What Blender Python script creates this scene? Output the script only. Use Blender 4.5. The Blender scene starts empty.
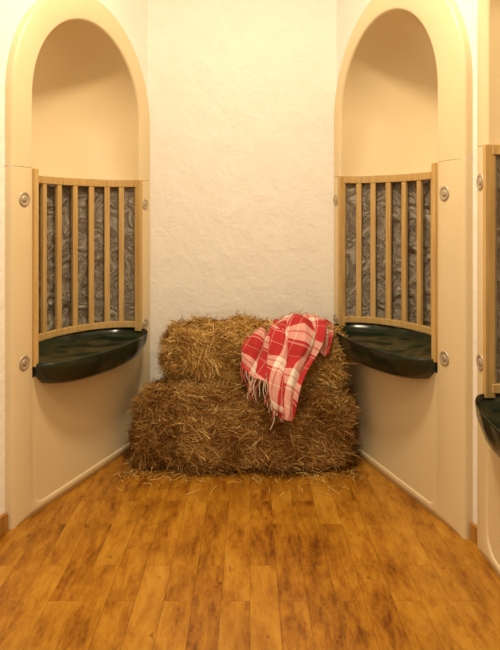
import bpy, bmesh, math, random
import numpy as np
from mathutils import Vector, noise
random.seed(7); rng=np.random.default_rng(7)
scene=bpy.context.scene
scene.view_settings.view_transform='Standard'
COL=scene.collection
EYE=1.2; F=600.0

# ---------------------------------------------------------------- helpers
def link(o): COL.objects.link(o); return o
def mesh_obj(name, verts, faces, mat=None, smooth=False, parent=None):
    me=bpy.data.meshes.new(name); me.from_pydata([tuple(v) for v in verts],[],faces); me.update()
    bm=bmesh.new(); bm.from_mesh(me); bmesh.ops.recalc_face_normals(bm,faces=bm.faces); bm.to_mesh(me); bm.free()
    if smooth:
        for p in me.polygons: p.use_smooth=True
    o=bpy.data.objects.new(name,me); link(o)
    if mat: me.materials.append(mat)
    if parent: o.parent=parent
    return o
def newmat(name):
    m=bpy.data.materials.new(name); m.use_nodes=True
    nt=m.node_tree; b=nt.nodes["Principled BSDF"]
    return m,nt,b
def N(nt,t,**k):
    n=nt.nodes.new(t)
    for a,v in k.items(): setattr(n,a,v)
    return n
def ramp(nt,fac,stops):
    r=N(nt,'ShaderNodeValToRGB'); cr=r.color_ramp
    while len(cr.elements)<len(stops): cr.elements.new(.5)
    for e,(p,c) in zip(cr.elements,stops): e.position=p; e.color=(*c,1)
    nt.links.new(fac,r.inputs[0]); return r
def math_n(nt,op,a,b=None,c=None):
    n=N(nt,'ShaderNodeMath',operation=op)
    for i,v in enumerate((a,b,c)):
        if v is None: continue
        if isinstance(v,(int,float)): n.inputs[i].default_value=v
        else: nt.links.new(v,n.inputs[i])
    return n.outputs[0]
def bump(nt,b,h,strength,dist=.01):
    bp=N(nt,'ShaderNodeBump'); bp.inputs['Strength'].default_value=strength; bp.inputs['Distance'].default_value=dist
    nt.links.new(h,bp.inputs['Height']); nt.links.new(bp.outputs[0],b.inputs['Normal'])
def objco(nt,scale=(1,1,1),rot=(0,0,0)):
    tc=N(nt,'ShaderNodeTexCoord'); mp=N(nt,'ShaderNodeMapping')
    mp.inputs['Scale'].default_value=scale; mp.inputs['Rotation'].default_value=rot
    nt.links.new(tc.outputs['Object'],mp.inputs[0]); return mp.outputs[0]
def noise_n(nt,vec,scale,detail=4,rough=.5,dist=0):
    n=N(nt,'ShaderNodeTexNoise'); n.inputs['Scale'].default_value=scale; n.inputs['Detail'].default_value=detail
    n.inputs['Roughness'].default_value=rough; n.inputs['Distortion'].default_value=dist; nt.links.new(vec,n.inputs['Vector']); return n.outputs[0]

# ---------------------------------------------------------------- materials
def m_plaster():
    m,nt,b=newmat('plaster'); co=objco(nt)
    n1=noise_n(nt,co,8,6,.6,.6); n2=noise_n(nt,co,34,4,.6)
    r=ramp(nt,n1,[(.3,(.88,.825,.745)),(.7,(.92,.875,.80))]); nt.links.new(r.outputs[0],b.inputs['Base Color'])
    b.inputs['Roughness'].default_value=.8
    h=math_n(nt,'ADD',math_n(nt,'MULTIPLY',n1,1.4),math_n(nt,'MULTIPLY',n2,.5)); bump(nt,b,h,.42,.015); return m
def m_shell():
    m,nt,b=newmat('beige_gelcoat'); co=objco(nt)
    n=noise_n(nt,co,2.5,3); r=ramp(nt,n,[(.3,(.76,.61,.36)),(.7,(.80,.65,.395))])
    nt.links.new(r.outputs[0],b.inputs['Base Color']); b.inputs['Roughness'].default_value=.38
    bump(nt,b,noise_n(nt,co,60,2),.05,.003); return m
def m_wood(name,c1,c2,c3):
    m,nt,b=newmat(name); co=objco(nt,(30,30,2.2)); n=noise_n(nt,co,2,5,.6)
    r=ramp(nt,n,[(.25,c1),(.5,c2),(.75,c3)]); nt.links.new(r.outputs[0],b.inputs['Base Color'])
    b.inputs['Roughness'].default_value=.45; bump(nt,b,n,.15,.002); return m
def m_floor():
    m,nt,b=newmat('plank_floor'); tc=N(nt,'ShaderNodeTexCoord')
    mp=N(nt,'ShaderNodeMapping'); mp.inputs['Rotation'].default_value=(0,0,math.radians(90)); nt.links.new(tc.outputs['Object'],mp.inputs[0])
    def brick(c1,c2,mortar,bw,rh,off,ms):
        br=N(nt,'ShaderNodeTexBrick',offset=off,offset_frequency=2,squash=1); nt.links.new(mp.outputs[0],br.inputs['Vector'])
        br.inputs['Color1'].default_value=(*c1,1); br.inputs['Color2'].default_value=(*c2,1); br.inputs['Mortar'].default_value=(*mortar,1)
        br.inputs['Scale'].default_value=1; br.inputs['Mortar Size'].default_value=ms; br.inputs['Mortar Smooth'].default_value=.1
        br.inputs['Bias'].default_value=0; br.inputs['Brick Width'].default_value=bw; br.inputs['Row Height'].default_value=rh; return br
    br=brick((0,0,0),(1,1,1),(.5,.5,.5),.47,.090,.41,.0)
    seam=brick((1,1,1),(1,1,1),(0,0,0),.47,.090,.41,.0010)
    gm=N(nt,'ShaderNodeMapping'); gm.inputs['Scale'].default_value=(12,3.0,1); nt.links.new(tc.outputs['Object'],gm.inputs[0])
    add=N(nt,'ShaderNodeVectorMath',operation='MULTIPLY_ADD'); nt.links.new(br.outputs['Color'],add.inputs[0]); add.inputs[1].default_value=(9,9,9); nt.links.new(gm.outputs[0],add.inputs[2])
    g=noise_n(nt,add.outputs[0],1.8,10,.76)
    bw=N(nt,'ShaderNodeRGBToBW'); nt.links.new(br.outputs['Color'],bw.inputs[0])
    fac=math_n(nt,'ADD',math_n(nt,'MULTIPLY',bw.outputs[0],.11),math_n(nt,'MULTIPLY',g,.94))
    r=ramp(nt,fac,[(.36,(.16,.050,.004)),(.46,(.34,.130,.010)),(.57,(.47,.210,.018)),(.76,(.60,.31,.042))])
    km=N(nt,'ShaderNodeMapping'); km.inputs['Scale'].default_value=(1,.55,1); nt.links.new(tc.outputs['Object'],km.inputs[0])
    kn=noise_n(nt,km.outputs[0],26,3,.6); kr=ramp(nt,kn,[(.27,(.28,.15,.07)),(.35,(1,1,1))])
    pa=noise_n(nt,km.outputs[0],6,6,.7); pr=ramp(nt,pa,[(.36,(.60,.50,.40)),(.54,(1,1,1))])
    mx=N(nt,'ShaderNodeMixRGB',blend_type='MULTIPLY'); mx.inputs[0].default_value=.75; nt.links.new(r.outputs[0],mx.inputs[1]); nt.links.new(kr.outputs[0],mx.inputs[2])
    m3=N(nt,'ShaderNodeMixRGB',blend_type='MULTIPLY'); m3.inputs[0].default_value=.55; nt.links.new(mx.outputs[0],m3.inputs[1]); nt.links.new(pr.outputs[0],m3.inputs[2])
    m2=N(nt,'ShaderNodeMixRGB',blend_type='MULTIPLY'); m2.inputs[0].default_value=.4; nt.links.new(m3.outputs[0],m2.inputs[1]); nt.links.new(seam.outputs['Color'],m2.inputs[2])
    nt.links.new(m2.outputs[0],b.inputs['Base Color']); b.inputs['Roughness'].default_value=.34; b.inputs['Specular IOR Level'].default_value=.35
    bump(nt,b,math_n(nt,'ADD',g,seam.outputs['Fac']),.08,.002); return m
def m_hay(name,stops):
    m,nt,b=newmat(name); g=N(nt,'ShaderNodeNewGeometry'); r=ramp(nt,g.outputs['Random Per Island'],stops)
    nz=noise_n(nt,objco(nt),7,3); rr=ramp(nt,nz,[(.35,(.58,.48,.38)),(.62,(1,1,1))])
    mx=N(nt,'ShaderNodeMixRGB',blend_type='MULTIPLY'); mx.inputs[0].default_value=.9
    nt.links.new(r.outputs[0],mx.inputs[1]); nt.links.new(rr.outputs[0],mx.inputs[2]); nt.links.new(mx.outputs[0],b.inputs['Base Color'])
    b.inputs['Roughness'].default_value=.8; b.inputs['Specular IOR Level'].default_value=.12; return m
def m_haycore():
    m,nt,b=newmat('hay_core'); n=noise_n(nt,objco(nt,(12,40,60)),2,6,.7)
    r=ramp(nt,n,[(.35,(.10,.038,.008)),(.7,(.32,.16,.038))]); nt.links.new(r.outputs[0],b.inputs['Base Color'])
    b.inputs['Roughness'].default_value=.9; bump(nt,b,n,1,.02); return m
def m_basin():
    m,nt,b=newmat('dark_green_gloss'); n=noise_n(nt,objco(nt),5,2)
    r=ramp(nt,n,[(.35,(.008,.015,.008)),(.7,(.014,.026,.012))]); nt.links.new(r.outputs[0],b.inputs['Base Color'])
    b.inputs['Roughness'].default_value=.22; bump(nt,b,noise_n(nt,objco(nt),8,0),.40,.05); return m
def m_brush():
    m,nt,b=newmat('grey_brushwood'); co=objco(nt,(10,10,8)); n=noise_n(nt,co,1.2,3,.5,1.2); n2=noise_n(nt,co,5,5,.6,.8)
    ridge=math_n(nt,'MULTIPLY',math_n(nt,'ABSOLUTE',math_n(nt,'SUBTRACT',n,.5)),4.5)
    r2=math_n(nt,'MULTIPLY',math_n(nt,'ABSOLUTE',math_n(nt,'SUBTRACT',n2,.5)),2.5)
    f=math_n(nt,'ADD',math_n(nt,'MULTIPLY',ridge,.65),math_n(nt,'MULTIPLY',r2,.5))
    r=ramp(nt,f,[(.0,(.19,.15,.105)),(.25,(.30,.25,.19)),(.60,(.43,.38,.30)),(.9,(.64,.58,.48))]); nt.links.new(r.outputs[0],b.inputs['Base Color'])  # creases darkened in the colour, painting in the shade of the crumples
    b.inputs['Roughness'].default_value=.55; b.inputs['Specular IOR Level'].default_value=.3; bump(nt,b,f,.7,.03); return m
def m_metal():
    m,nt,b=newmat('brushed_steel'); b.inputs['Base Color'].default_value=(.52,.43,.31,1); b.inputs['Metallic'].default_value=.5
    n=noise_n(nt,objco(nt),80,2); bump(nt,b,n,.05,.001); b.inputs['Roughness'].default_value=.5; return m
def m_plaid():
    m,nt,b=newmat('plaid_wool'); uv=N(nt,'ShaderNodeUVMap'); sp=N(nt,'ShaderNodeSeparateXYZ'); nt.links.new(uv.outputs[0],sp.inputs[0])
    def band(f,c,w): return math_n(nt,'LESS_THAN',math_n(nt,'ABSOLUTE',math_n(nt,'SUBTRACT',f,c)),w)
    def stripe(c,P,ph):
        f=math_n(nt,'FRACT',math_n(nt,'ADD',math_n(nt,'DIVIDE',c,P),ph))
        a=math_n(nt,'SUBTRACT',band(f,.22,.145),math_n(nt,'MULTIPLY',band(f,.22,.018),.6))
        a=math_n(nt,'MAXIMUM',a,math_n(nt,'MULTIPLY',band(f,.43,.016),.6))
        a=math_n(nt,'MAXIMUM',a,math_n(nt,'MULTIPLY',band(f,.72,.012),.4))
        return a
    sx=stripe(sp.outputs[0],.195,.10); sy=stripe(sp.outputs[1],.165,.3)
    f=math_n(nt,'MULTIPLY',math_n(nt,'ADD',sx,sy),.5)
    r=ramp(nt,f,[(.0,(.47,.036,.038)),(.5,(.70,.35,.30)),(1,(.84,.76,.66))]); nt.links.new(r.outputs[0],b.inputs['Base Color'])
    b.inputs['Roughness'].default_value=.95; b.inputs['Specular IOR Level'].default_value=.1
    bump(nt,b,noise_n(nt,objco(nt),300,2),.3,.002); return m
def m_simple(name,c,rough=.8):
    m,nt,b=newmat(name); n=noise_n(nt,objco(nt),30,2); r=ramp(nt,n,[(.3,tuple(x*.85 for x in c)),(.7,c)])
    nt.links.new(r.outputs[0],b.inputs['Base Color']); b.inputs['Roughness'].default_value=rough; return m
PL=m_plaster(); SH=m_shell(); FL=m_floor(); BA=m_basin(); BR=m_brush(); ME=m_metal(); PD=m_plaid()
WD=m_wood('pale_wood',(.46,.27,.085),(.58,.37,.13),(.68,.46,.18))
BW=m_wood('baseboard_wood',(.26,.11,.02),(.42,.19,.035),(.52,.26,.06))
HC=m_haycore()
H1=m_hay('hay_brown',[(0,(.17,.070,.015)),(.35,(.38,.190,.046)),(.75,(.56,.335,.10)),(1,(.80,.58,.26))])
H2=m_hay('hay_tan',[(0,(.26,.118,.022)),(.35,(.55,.305,.072)),(.75,(.75,.49,.15)),(1,(.94,.74,.36))])
CREAM=m_simple('ceiling_paint',(.50,.43,.33))

# ---------------------------------------------------------------- booths
HOLES=[]
def build_booth(label, O, a, nin, W, u0, u1, dz=0.0, out=.18, apex=2.11, bdz=0.0):
    O=Vector((O[0],O[1],0)); a=Vector((a[0],a[1],0)).normalized(); nin=Vector((nin[0],nin[1],0)).normalized()
    def P(u,d,z): return a*u+nin*d+Vector((0,0,z))
    root=bpy.data.objects.new('inhalation_booth',None); link(root); root.location=O; root.empty_display_size=.1
    root['label']=label; root['category']='wall niche'; root['group']='arched wall niches'
    c=(u0+u1)/2; R=(u1-u0)/2; zs=apex-R; ZJ=1.402+dz; ZB=.60+dz; D=.35
    Dg=.255; Rg=R-.012
    Ho=apex+.125-zs
    HOLES.append((O,a,nin,W,zs,Ho))
    NS=10; NA=48
    def arch(uL,uR,h,z0):
        cc=(uL+uR)/2; rr=(uR-uL)/2; pts=[]
        for i in range(NS): pts.append((uL,z0+(zs-z0)*i/NS))
        for i in range(NA+1):
            t=math.pi*i/NA; pts.append((cc-rr*math.cos(t),zs+h*math.sin(t)))
        for i in range(NS-1,-1,-1): pts.append((uR,z0+(zs-z0)*i/NS))
        return pts
    def rings(ringlist):
        V=[];Fc=[]; n=len(ringlist[0][0])
        for pts,d in ringlist:
            for (u,z) in pts: V.append(P(u,d,z))
        for k in range(len(ringlist)-1):
            for i in range(n-1):
                Fc.append((k*n+i,k*n+i+1,(k+1)*n+i+1,(k+1)*n+i))
        return V,Fc
    z0=ZJ+.001
    rl=[(arch(0,W,Ho,z0),.045),(arch(0,W,Ho,z0),.012),(arch(.004,W-.004,Ho-.004,z0),.003),(arch(.014,W-.014,Ho-.014,z0),0),
        (arch(u0-.010,u1+.010,R+.010,z0),0),(arch(u0-.003,u1+.003,R+.003,z0),.003),(arch(u0,u1,R,z0),.010)]
    V,Fc=rings(rl)
    # hollow: lower edge follows the curve of the grille, going deeper and rounder towards the top
    nb=len(V); NP=48; rows=[]
    for k in range(9): rows.append((z0+(zs-z0)*k/8,0,k/8))
    for k in range(1,25): rows.append((None,math.pi/2*k/24*.995,1))
    for z,th,kk in rows:
        Dd=.272+(D-.272)*math.sin(kk*math.pi/2); ex=1.0-.15*kk
        for j in range(NP+1):
            ph=math.pi*j/NP
            V.append(P(c-R*math.cos(ph)*math.cos(th), .010+Dd*(max(math.sin(ph),0)**ex)*(math.cos(th)**.6), (z if z is not None else zs+R*math.sin(th))))
    for k in range(len(rows)-1):
        for j in range(NP):
            A=nb+k*(NP+1)+j; Fc.append((A,A+1,A+NP+2,A+NP+1))
    nb=len(V)
    for (rr_,dd_) in ((R,.272),(R,.36)):
        for j in range(NP+1):
            ph=math.pi*j/NP; V.append(P(c-rr_*math.cos(ph),.010+dd_*math.sin(ph),z0))
    for j in range(NP): Fc.append((nb+j,nb+j+1,nb+NP+2+j,nb+NP+1+j))
    mesh_obj('upper_shell',V,Fc,SH,True,root)
    z1=ZJ-.001; zb=.038; rc=.07
    def U(uL,uR,zbot,r):
        pts=[]
        for i in range(12): pts.append((uL,z1+(zbot+r-z1)*i/12))
        for i in range(9):
            t=math.pi/2*i/8; pts.append((uL+r-r*math.cos(t),zbot+r-r*math.sin(t)))
        for i in range(1,12): pts.append((uL+r+(uR-uL-2*r)*i/12,zbot))
        for i in range(9):
            t=math.pi/2*i/8; pts.append((uR-r+r*math.sin(t),zbot+r-r*math.cos(t)))
        for i in range(11,-1,-1): pts.append((uR,z1+(zbot+r-z1)*i/12))
        return pts
    e=.0005
    rl=[(U(0,W,0,e),.045),(U(0,W,0,e),.012),(U(.004,W-.004,.0,e),.003),(U(.014,W-.014,.0,e),0),
        (U(u0-.010,u1+.010,zb-.006,rc),0),(U(u0-.003,u1+.003,zb-.002,rc),.002),(U(u0,u1,zb,rc),.006)]
    V,Fc=rings(rl)
    ztop=ZB+bdz-.045
    nb=len(V); pts=[p for p in U(u0,u1,zb,rc) if p[1]<=ztop]
    pts=[(u0,ztop)]+pts+[(u1,ztop)]
    for u,z in pts: V.append(P(u,.006,z))
    Fc.append(tuple(range(nb,nb+len(pts))))
    nb=len(V); Dc=.36
    for z in (ZB-.16,z1):
        for j in range(NP+1):
            ph=math.pi*j/NP; V.append(P(c-R*math.cos(ph),.010+Dc*math.sin(ph),z))
    for j in range(NP): Fc.append((nb+j,nb+j+1,nb+NP+2+j,nb+NP+1+j))
    mesh_obj('lower_shell',V,Fc,SH,True,root)
    # filling
    V=[];Fc=[]; nu=130; nv=130; za=ZB-.02+bdz; zt=1.395+dz
    for k in range(nv+1):
        z=za+(zt-za)*k/nv
        for j in range(nu+1):
            ph=math.pi*(.02+.96*j/nu); u=c-(R-.004)*math.cos(ph); q=Vector((j*.07+O.x*9,k*.065,O.y*3))
            w_=Vector((noise.noise(q*.9),noise.noise(q*.9+Vector((9,0,0))),0))*1.3
            dd=.286+.020*noise.noise(q*.9+w_)+.034*abs(noise.noise(q*1.5+w_))
            V.append(P(u,.016+dd*math.sin(ph),z))
    for k in range(nv):
        for j in range(nu):
            A=k*(nu+1)+j; Fc.append((A,A+1,A+nu+2,A+nu+1))
    o=mesh_obj('brushwood_filling',V,Fc,BR,True,root); o['label']='grey-brown packed brushwood behind the bars'
    # grille
    V=[];Fc=[]
    def box8(pts):
        nb=len(V); V.extend(pts)
        for f in ((0,1,2,3),(4,7,6,5),(0,4,5,1),(1,5,6,2),(2,6,7,3),(3,7,4,0)): Fc.append(tuple(nb+i for i in f))
    def arcp(ph,off): return (c-(Rg+off)*math.cos(ph), .012+(Dg+off)*math.sin(ph))
    def rail(za,zb_):
        n=40; nb=len(V)
        for j in range(n+1):
            ph=math.pi*j/n
            for off,z in ((-.012,za),(-.012,zb_),(.012,zb_),(.012,za)):
                u,d=arcp(ph,off); V.append(P(u,d,z))
        for j in range(n):
            for s in range(4):
                A=nb+j*4; Fc.append((A+s,A+(s+1)%4,A+4+(s+1)%4,A+4+s))
        Fc.append((nb,nb+1,nb+2,nb+3)); Fc.append(tuple(nb+n*4+i for i in (3,2,1,0)))
    rail(1.364+dz,1.400+dz); rail(.618+dz+bdz,.650+dz+bdz)
    for k in range(10):
        ph=math.radians(161-15*k); u,d=arcp(ph,0); t=Vector((Rg*math.sin(ph),Dg*math.cos(ph))).normalized(); nn=Vector((-t.y,t.x))
        w=.0145; h=.009; q=[]
        for z in (.64+dz+bdz,1.375+dz):
            for su,sv in ((-1,-1),(1,-1),(1,1),(-1,1)):
                q.append(P(u+t.x*w*su+nn.x*h*sv,d+t.y*w*su+nn.y*h*sv,z))
        box8(q)
    for uc in (u0+.008,u1-.008):
        q=[]
        for z in (.60+dz+bdz,1.400+dz):
            for su,sv in ((-1,-1),(1,-1),(1,1),(-1,1)): q.append(P(uc+.012*su,.006+.018*sv,z))
        box8(q)
    g=mesh_obj('grille',V,Fc,WD,False,root); g['label']='curved pale wooden bar grille'
    bv=g.modifiers.new('bev','BEVEL'); bv.width=.003; bv.segments=2
    # basin
    V=[];Fc=[]; n=72
    prof=[(.50,.500),(.72,.503),(.87,.520),(.965,.565),(1.0,.602),(.999,.609),(.990,.613),(.978,.610),(.950,.592),(.84,.574),(.5,.564),(.15,.562)]
    for s,z in prof:
        for i in range(n):
            th=2*math.pi*i/n; cu=math.copysign(abs(math.cos(th))**.90,math.cos(th)); sv=math.copysign(abs(math.sin(th))**.96,math.sin(th))
            dd=.262 if sv>0 else out
            V.append(P(c+(R-.003)*cu*(s if abs(s)<.95 else 1-(1-s)*.5), dd*sv*s-.002, z+dz+bdz))
    for k in range(len(prof)-1):
        for i in range(n):
            A=k*n+i;B=k*n+(i+1)%n; Fc.append((A,B,B+n,A+n))
    Fc.append(tuple(range(n))); Fc.append(tuple((len(prof)-1)*n+i for i in range(n)))
    o=mesh_obj('basin',V,Fc,BA,True,root); o['label']='glossy dark green collecting basin'
    for uc in (u0-.052,u1+.048):
        for zc in (1.275+dz,.628+dz):
            V=[];Fc=[]; n=28; pr=[(.034,0),(.033,.003),(.028,.004),(.024,.003),(.020,.001),(.015,.001),(.014,.003),(.006,.004)]
            s=.88
            for r,h in pr:
                for i in range(n):
                    t=2*math.pi*i/n; V.append(P(uc+r*s*math.cos(t),-h-.0005,zc+r*s*math.sin(t)))
            for k in range(len(pr)-1):
                for i in range(n):
                    A=k*n+i;B=k*n+(i+1)%n; Fc.append((A,B,B+n,A+n))
            Fc.append(tuple((len(pr)-1)*n+i for i in range(n)))
            mesh_obj('bolt',V,Fc,ME,True,root)
    return root

La=Vector((.347,.935)).normalized(); Ln=Vector((-La.y,La.x))
NL=Vector((-.915,2.308))
build_booth('arched beige wall niche with wooden grille and green basin near hay',NL,La,Ln,1.06,.118,.95,0,.145,2.11)
Ra=Vector((-.344,1.067)).normalized(); Rn=Vector((Ra.y,-Ra.x))
NR=Vector((.801,2.236))
build_booth('arched beige wall niche with green basin between bales and another niche',NR,Ra,Rn,1.12,.175,1.036,.022,.145,2.155)
Ta=Vector((.02,-1)).normalized(); Tn=Vector((1,.02)).normalized()
NT=Vector((.825,2.190))
build_booth('arched beige wall niche, partly seen, basin jutting over plank floor',NT,Ta,Tn,1.12,.092,.95,.055,.115,2.32,-.080)

# ---------------------------------------------------------------- room
def inter(p,a,y): t=(y-p.y)/a.y; return p+a*t
YB=3.34; H=3.05; T=.40
lw=NL+Ln*.035; rw=NR+Rn*.035; tw=NT+Tn*.035
LB=inter(lw,La,YB); LF=inter(lw,La,-.6)
RB=inter(rw,Ra,YB)
def isect(p,a,q,b):
    den=a.x*b.y-a.y*b.x; t=((q.x-p.x)*b.y-(q.y-p.y)*b.x)/den; return p+a*t
RC=isect(rw,Ra,tw,Ta); RF=inter(tw,Ta,-.6)
def holewall(name,p,q,hole,t=T):
    """wall from p to q with an arched opening that holds a booth"""
    O,a,nin,W,zs,Ho=hole; a2=Vector((a.x,a.y)); n=Vector((nin.x,nin.y)); O2=Vector((O.x,O.y))
    up=(p-O2).dot(a2); uq=(q-O2).dot(a2); m=.012
    pts=[(up,0),(up,H),(uq,H),(uq,0)]
    lo,hi=(m,W-m) if up<uq else (W-m,m)
    arc=[]
    cc=W/2; rr=W/2-m; sg=1 if up<uq else -1
    arc.append((hi,0)); 
    for i in range(41):
        th=math.pi*i/40; arc.append((cc+sg*rr*math.cos(th),zs+(Ho-m)*math.sin(th)))
    arc.append((lo,0)); pts+=arc
    V=[];k=len(pts)
    for d in (.0,t):
        for u,z in pts:
            v=O2+a2*u+n*(.035+d); V.append((v.x,v.y,z))
    F_=[tuple(range(k)),tuple(range(2*k-1,k-1,-1))]+[(i,(i+1)%k,k+(i+1)%k,k+i) for i in range(k)]
    o=mesh_obj(name,V,F_,PL); o['kind']='structure'; return o
def wall(name,p,q,nout,h=H,mat=PL,z0=0,t=.12):
    n=Vector((nout.x,nout.y)).normalized(); v=[]
    for z in (z0,h):
        for pt in (p,q,q+n*t,p+n*t): v.append((pt.x,pt.y,z))
    o=mesh_obj(name,v,[(0,1,2,3),(4,5,6,7),(0,1,5,4),(1,2,6,5),(2,3,7,6),(3,0,4,7)],mat); o['kind']='structure'; return o
holewall('wall_left',LF,LB,HOLES[0]); holewall('wall_right',RC,RB,HOLES[1]); holewall('wall_side',RC,RF,HOLES[2])
wall('wall_back',LB,RB,Vector((0,1)))
def slab(name,z0,z1,mat):
    o=mesh_obj(name,[(x,y,z) for z in (z0,z1) for x,y in ((-2.5,-.7),(1.5,-.7),(1.5,3.6),(-2.5,3.6))],
      [(0,1,2,3),(4,5,6,7),(0,1,5,4),(1,2,6,5),(2,3,7,6),(3,0,4,7)],mat); o['kind']='structure'
slab('floor',-.05,0,FL); slab('ceiling',H,H+.05,CREAM)
wall('baseboard_left',LF,NL-La*.004+Ln*.035,-Ln,.062,BW,0,.018)
wall('baseboard_right',RC,NR-Ra*.004+Rn*.035,-Rn,.062,BW,0,.016)

# ---------------------------------------------------------------- hay
def make_bale(name,label,center,half,rotz,hmat,nstr,seed,expo=5,lumps=(),dents=()):
    r_=np.random.default_rng(seed)
    root=bpy.data.objects.new(name,None); link(root); root.location=(center[0],center[1],center[2]-half[2]); root.rotation_euler=(0,0,rotz)
    root.empty_display_size=.1; root['label']=label; root['category']='hay bale'; root['group']='stacked hay bales'
    bm=bmesh.new(); bmesh.ops.create_cube(bm,size=2); bmesh.ops.subdivide_edges(bm,edges=bm.edges,cuts=30,use_grid_fill=True)
    for v in bm.verts:
        p=v.co.copy(); k=(abs(p.x)**expo+abs(p.y)**expo+abs(p.z)**expo)**(1/expo); p/=k
        q=Vector((p.x*half[0],p.y*half[1],p.z*half[2]))
        nrm=Vector((p.x/half[0],p.y/half[1],p.z/half[2])).normalized()
        s=noise.noise(q*4.2+Vector((seed,0,0)))*.036+noise.noise(q*11+Vector((seed,3,0)))*.028+noise.noise(q*25+Vector((seed,3,9)))*.016
        for (dx,dw,dd) in dents: s-=dd*math.exp(-((q.x-dx-.15*q.z)/dw)**2)
        q+=nrm*s
        q.z+=half[2]
        for (lx,lw_,lh) in lumps:
            if q.z>half[2]: q.z+=lh*math.exp(-((q.x-lx)/lw_)**2)*(q.z-half[2])/half[2]
        if q.z<.0: q.z=0
        v.co=q
    bm.normal_update(); bmesh.ops.triangulate(bm,faces=bm.faces)
    me=bpy.data.meshes.new('bale_core'); bm.to_mesh(me)
    for p in me.polygons: p.use_smooth=True
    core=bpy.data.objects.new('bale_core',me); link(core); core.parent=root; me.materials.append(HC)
    tris=np.array([[v.co[:] for v in f.verts] for f in bm.faces]); nr=np.array([f.normal[:] for f in bm.faces]); ar=np.array([f.calc_area() for f in bm.faces])
    w=ar*np.where(nr[:,2]<-.8,0,1)*np.where(nr[:,1]>.6,.12,1.0); w/=w.sum(); bm.free()
    idx=r_.choice(len(tris),nstr,p=w); a=r_.random((nstr,2)); fl_=a.sum(1)>1; a[fl_]=1-a[fl_]
    t=tris[idx]; base=t[:,0]+(t[:,1]-t[:,0])*a[:,:1]+(t[:,2]-t[:,0])*a[:,1:]
    n=nr[idx]
    ang=np.array([noise.noise(Vector((b_[0]*6+seed,b_[1]*6,b_[2]*8)))*1.9 for b_ in base])
    d=np.stack([np.cos(ang),r_.normal(0,.4,nstr),np.sin(ang)],1)+r_.normal(0,.35,(nstr,3))
    rnd=r_.normal(size=(nstr,3)); m=r_.random(nstr)<.25; d[m]=rnd[m]
    d-=n*(d*n).sum(1)[:,None]*.92; d/=np.linalg.norm(d,axis=1)[:,None]
    L=r_.uniform(.03,.15,nstr); W=r_.uniform(.0008,.0016,nstr)
    lift=r_.uniform(-.008,.011,nstr); wild=r_.random(nstr)<.06
    bend=r_.normal(0,.007,nstr); tip=r_.uniform(-.004,.012,nstr); tip[wild]=r_.uniform(.015,.055,wild.sum())
    side=np.cross(d,n); side/=np.linalg.norm(side,axis=1)[:,None]+1e-9
    S=4; V=np.zeros((nstr,S+1,2,3))
    wd=side*np.cos(0.6)+n*np.sin(.6)*r_.choice([-1,1],nstr)[:,None]
    for k in range(S+1):
        s=k/S
        c_=base+d*((s-.5)*L)[:,None]+n*(lift+tip*s*s)[:,None]+side*(bend*4*s*(1-s))[:,None]+np.array([0,0,-1])*(L*.10*s*s)[:,None]
        V[:,k,0]=c_-wd*W[:,None]; V[:,k,1]=c_+wd*W[:,None]
    if center[2]<.3:
        low=V[:,:,:,2].min(axis=(1,2)); V=V[low>-.012]
    V=V.reshape(-1,3); V[:,2]=np.maximum(V[:,2],.002 if center[2]<.3 else -.06)
    fs=[]
    for i in range(len(V)//((S+1)*2)):
        b0=i*(S+1)*2
        for k in range(S): A=b0+2*k; fs.append((A,A+1,A+3,A+2))
    me=bpy.data.meshes.new('hay_strands'); me.from_pydata(V.tolist(),[],fs); me.update(); me.materials.append(hmat)
    o=bpy.data.objects.new('hay_strands',me); link(o); o.parent=root; o['kind']='stuff'
    return root
make_bale('hay_bale','wide brown hay bale lying on plank floor against the wall',(-.035,3.0,.20),(.512,.19,.198),0,H1,60000,3,4.2)
make_bale('hay_bale','smaller tan hay bale stacked on top, under the plaid blanket',(.018,3.05,.505),(.435,.155,.148),0,H2,46000,21,4.2,((-.20,.13,-.022),),())
def loose(n):
    r_=np.random.default_rng(5); V=[];fs=[]
    for i in range(n):
        x=r_.uniform(-.60,.53); y=2.83-abs(r_.normal(0,.045))
        if r_.random()<.25: y=2.78-abs(r_.normal(0,.11))
        if r_.random()<.25: x=r_.choice([-.56,.49])+r_.normal(0,.03); y=r_.uniform(2.78,2.98)
        if x<-.915+.371*(y-2.308)+.03 or x>.801-.322*(y-2.236)-.03: continue
        a=r_.normal(0,1.2); L=r_.uniform(.02,.09); w=.0009; z=.002+abs(r_.normal(0,.006)); cv=r_.normal(0,.012)
        dx,dy=math.cos(a),math.sin(a); b0=len(V)
        for k in range(4):
            s=k/3; px=x+dx*L*(s-.5)-dy*cv*4*s*(1-s); py=y+dy*L*(s-.5)+dx*cv*4*s*(1-s); pz=z+.004*math.sin(s*3)
            V.append((px-dy*w,py+dx*w,pz)); V.append((px+dy*w,py-dx*w,pz+.001))
        for k in range(3): A=b0+2*k; fs.append((A,A+1,A+3,A+2))
    me=bpy.data.meshes.new('loose_hay'); me.from_pydata(V,[],fs); me.materials.append(H2)
    o=bpy.data.objects.new('loose_hay',me); link(o); o['kind']='stuff'; o['label']='loose hay stalks scattered on the plank floor'; o['category']='hay'
loose(850)

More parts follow.
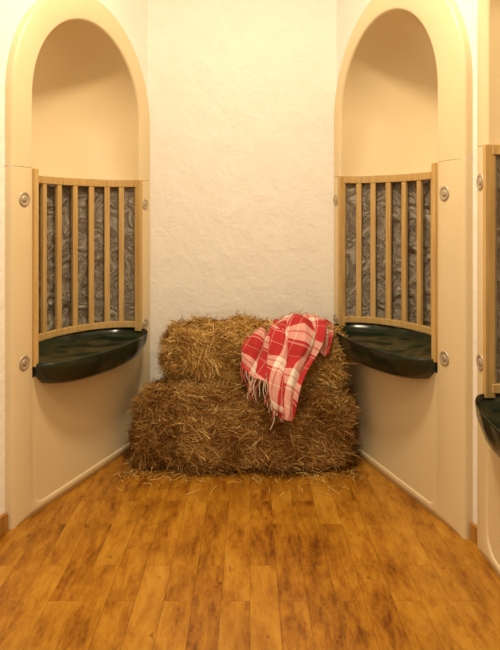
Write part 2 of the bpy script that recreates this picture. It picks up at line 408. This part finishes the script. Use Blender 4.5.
# ---------------------------------------------------------------- blanket
def w3(p): x,y,Y=p; return np.array([(x-250)/F*Y, Y, EYE-(y-218)/F*Y])
def cr(pts,t):
    n=len(pts)-1; f=min(max(t,0),1)*n; i=min(int(f),n-1); f-=i
    p0=pts[max(i-1,0)];p1=pts[i];p2=pts[i+1];p3=pts[min(i+2,n)]
    return .5*((2*p1)+(-p0+p2)*f+(2*p0-5*p1+4*p2-p3)*f*f+(-p0+3*p1-3*p2+p3)*f**3)
def layer(rL,rR,nf,amp0,slant,off,seed,wave,topamp=.5):
    A=[w3(p) for p in rL]; B=[w3(p) for p in rR]
    def cloth(s,t):
        a=cr(A,t); b=cr(B,t); p=a+(b-a)*s
        tv=cr(A,min(t+.02,1))*(1-s)+cr(B,min(t+.02,1))*s-(cr(A,max(t-.02,0))*(1-s)+cr(B,max(t-.02,0))*s)
        sv=b-a; n=np.cross(sv,tv); n/=np.linalg.norm(n)
        if n[1]>0 and n[2]<.3: n=-n
        if n[2]<-.3: n=-n
        ph=s*nf+slant*t+.16*math.sin(t*4.2+s*3+seed)
        w=2*math.pi*ph
        f=1-abs(math.sin(w/2))**1.1
        ind=.5+.5*noise.noise(Vector((s*3.1,t*1.6,seed)))
        edge=min(1,.35+3*min(s,1-s))
        amp=amp0*(topamp+(1-topamp)*math.sin(min(t*1.8,1)*math.pi/2))*(.4+1.0*ind)*edge
        f2=.009*noise.noise(Vector((s*5,t*6,seed+1)))+.010*noise.noise(Vector((s*9,t*7,seed+4)))
        q=p+n*(amp*f+f2+off)
        sh=sv/np.linalg.norm(sv)
        q=q+sh*(.020*math.sin(w+.4)*edge)
        if t>.75: q[2]+=wave*math.sin(s*8+seed)*(t-.75)/.25
        return q
    return cloth
LAY=[
 (layer([(251,328,3.12),(247,330,3.03),(244,339,2.89),(243,353,2.85),(243,370,2.82)],
        [(300,324,3.12),(300,326,3.04),(295,337,2.89),(284,364,2.84),(272,392,2.76)],1.7,.034,-.3,.003,2,.010,.8),110,110,(.34,.40,.14,.0)),
 # short fold of cloth lying over the right shoulder of the bale
 (layer([(296,323,3.13),(294,326,3.04),(296,335,2.90),(300,350,2.86)],
        [(327,322,3.13),(334,327,3.05),(334,338,2.92),(328,356,2.88)],1.6,.030,.3,.006,5,.010,.8),90,80,(.24,.22,-.05,.11)),
 (layer([(276,325,3.12),(272,328,3.03),(270,338,2.88),(269,360,2.82),(268,385,2.74),(274,412,2.705)],
        [(312,321,3.12),(322,325,3.04),(326,336,2.88),(313,362,2.82),(299,388,2.75),(291,420,2.715)],2.2,.046,-.40,.018,7,.014,.7),170,130,(.40,.52,.12,.25)),
]
V=[];fs=[];uvv=[]
for fn,nu,nv,(us,vs,sk,uo) in LAY:
    b0=len(V)
    for j in range(nv+1):
        for i in range(nu+1):
            s,t=i/nu,j/nv; V.append(tuple(fn(s,t))); uvv.append((uo+s*us+t*sk, t*vs-s*sk))
    fs+=[(b0+j*(nu+1)+i,b0+j*(nu+1)+i+1,b0+(j+1)*(nu+1)+i+1,b0+(j+1)*(nu+1)+i) for j in range(nv) for i in range(nu)]
me=bpy.data.meshes.new('blanket_cloth'); me.from_pydata(V,[],fs); me.update()
uvl=me.uv_layers.new(name='UVMap')
for lp in me.loops: uvl.data[lp.index].uv=uvv[lp.vertex_index]
for p in me.polygons: p.use_smooth=True
me.materials.append(PD)
root=bpy.data.objects.new('plaid_blanket',None); link(root); root.location=(.13,2.95,.62); root.empty_display_size=.1
root['label']='red and white plaid wool blanket with fringe draped over hay'; root['category']='blanket'
bpy.context.view_layer.update()
cl=bpy.data.objects.new('blanket_cloth',me); link(cl); cl.parent=root; cl.matrix_parent_inverse=root.matrix_world.inverted()
so=cl.modifiers.new('sol','SOLIDIFY'); so.thickness=.005; so.offset=-1
FR=m_simple('fringe_wool',(.72,.55,.42),.9); FR2=m_simple('fringe_wool_red',(.55,.14,.11),.9)
V=[];fs=[];mi=[]
def tassel(p0,L,red,lean):
    n=9; k=6; b0=len(V); sx=lean+random.gauss(0,.006); sy=random.gauss(-.004,.004); wob=random.uniform(0,6)
    for a in range(n):
        s=a/(n-1); x=p0[0]+sx*s+.004*math.sin(wob+s*6); y=p0[1]+sy*s-.004*math.sin(s*2); z=p0[2]-L*s
        r=.0028*(1-.2*s)+.0010*math.sin(s*25)**2
        for b in range(k):
            t=2*math.pi*b/k; V.append((x+r*math.cos(t),y+r*math.sin(t),z))
    for a in range(n-1):
        for b in range(k):
            A=b0+a*k+b;B=b0+a*k+(b+1)%k; fs.append((A,B,B+k,A+k)); mi.append(red)
f0=LAY[0][0]; f1=LAY[2][0]
for q in np.linspace(0,1,28):
    p=f0(q,1); cl_=.022*math.sin(q*19)          # tassels clump together in bunches
    tassel(p+np.array([0,-.004,.004]),random.uniform(.06,.12),int(random.random()<.3),cl_)
for q in np.linspace(.50,1,12):
    p=f1(0,q); tassel(p+np.array([0,-.006,0]),random.uniform(.05,.09),int(random.random()<.3),-.010)
for q in np.linspace(0,.5,5):
    p=f1(q,1); tassel(p,random.uniform(.02,.04)*(1.1-q*.9),int(random.random()<.4),0)
fo=mesh_obj('fringe',V,fs,FR,True); fo.data.materials.append(FR2)
for p,m_ in zip(fo.data.polygons,mi): p.material_index=m_
fo.parent=root; fo.matrix_parent_inverse=root.matrix_world.inverted(); fo['kind']='stuff'; fo['label']='cream and red twisted wool fringe'

# ---------------------------------------------------------------- light + camera
def area(name,loc,size,e,col,rot=(0,0,0)):
    l=bpy.data.lights.new(name,'AREA'); l.energy=e; l.color=col; l.shape='DISK'; l.size=size
    o=bpy.data.objects.new(name,l); link(o); o.location=loc; o.rotation_euler=rot; return o
area('added_fill',(0,1.85,3.0),.30,45,(1,.84,.60))
area('added_fill',(-.2,.4,3.0),.6,20,(1,.84,.60))  # unseen fill light added to brighten the room, not a real fitting
w=bpy.data.worlds.new('world'); scene.world=w; w.use_nodes=True
w.node_tree.nodes['Background'].inputs[0].default_value=(1,.86,.64,1); w.node_tree.nodes['Background'].inputs[1].default_value=.72
cam=bpy.data.cameras.new('camera'); co=bpy.data.objects.new('camera',cam); link(co)
co.location=(0,0,EYE); co.rotation_euler=(math.radians(90),0,0)
cam.sensor_width=36; cam.sensor_fit='AUTO'; cam.lens=F/650*36; cam.shift_y=-107/650; cam.clip_start=.02
scene.camera=co
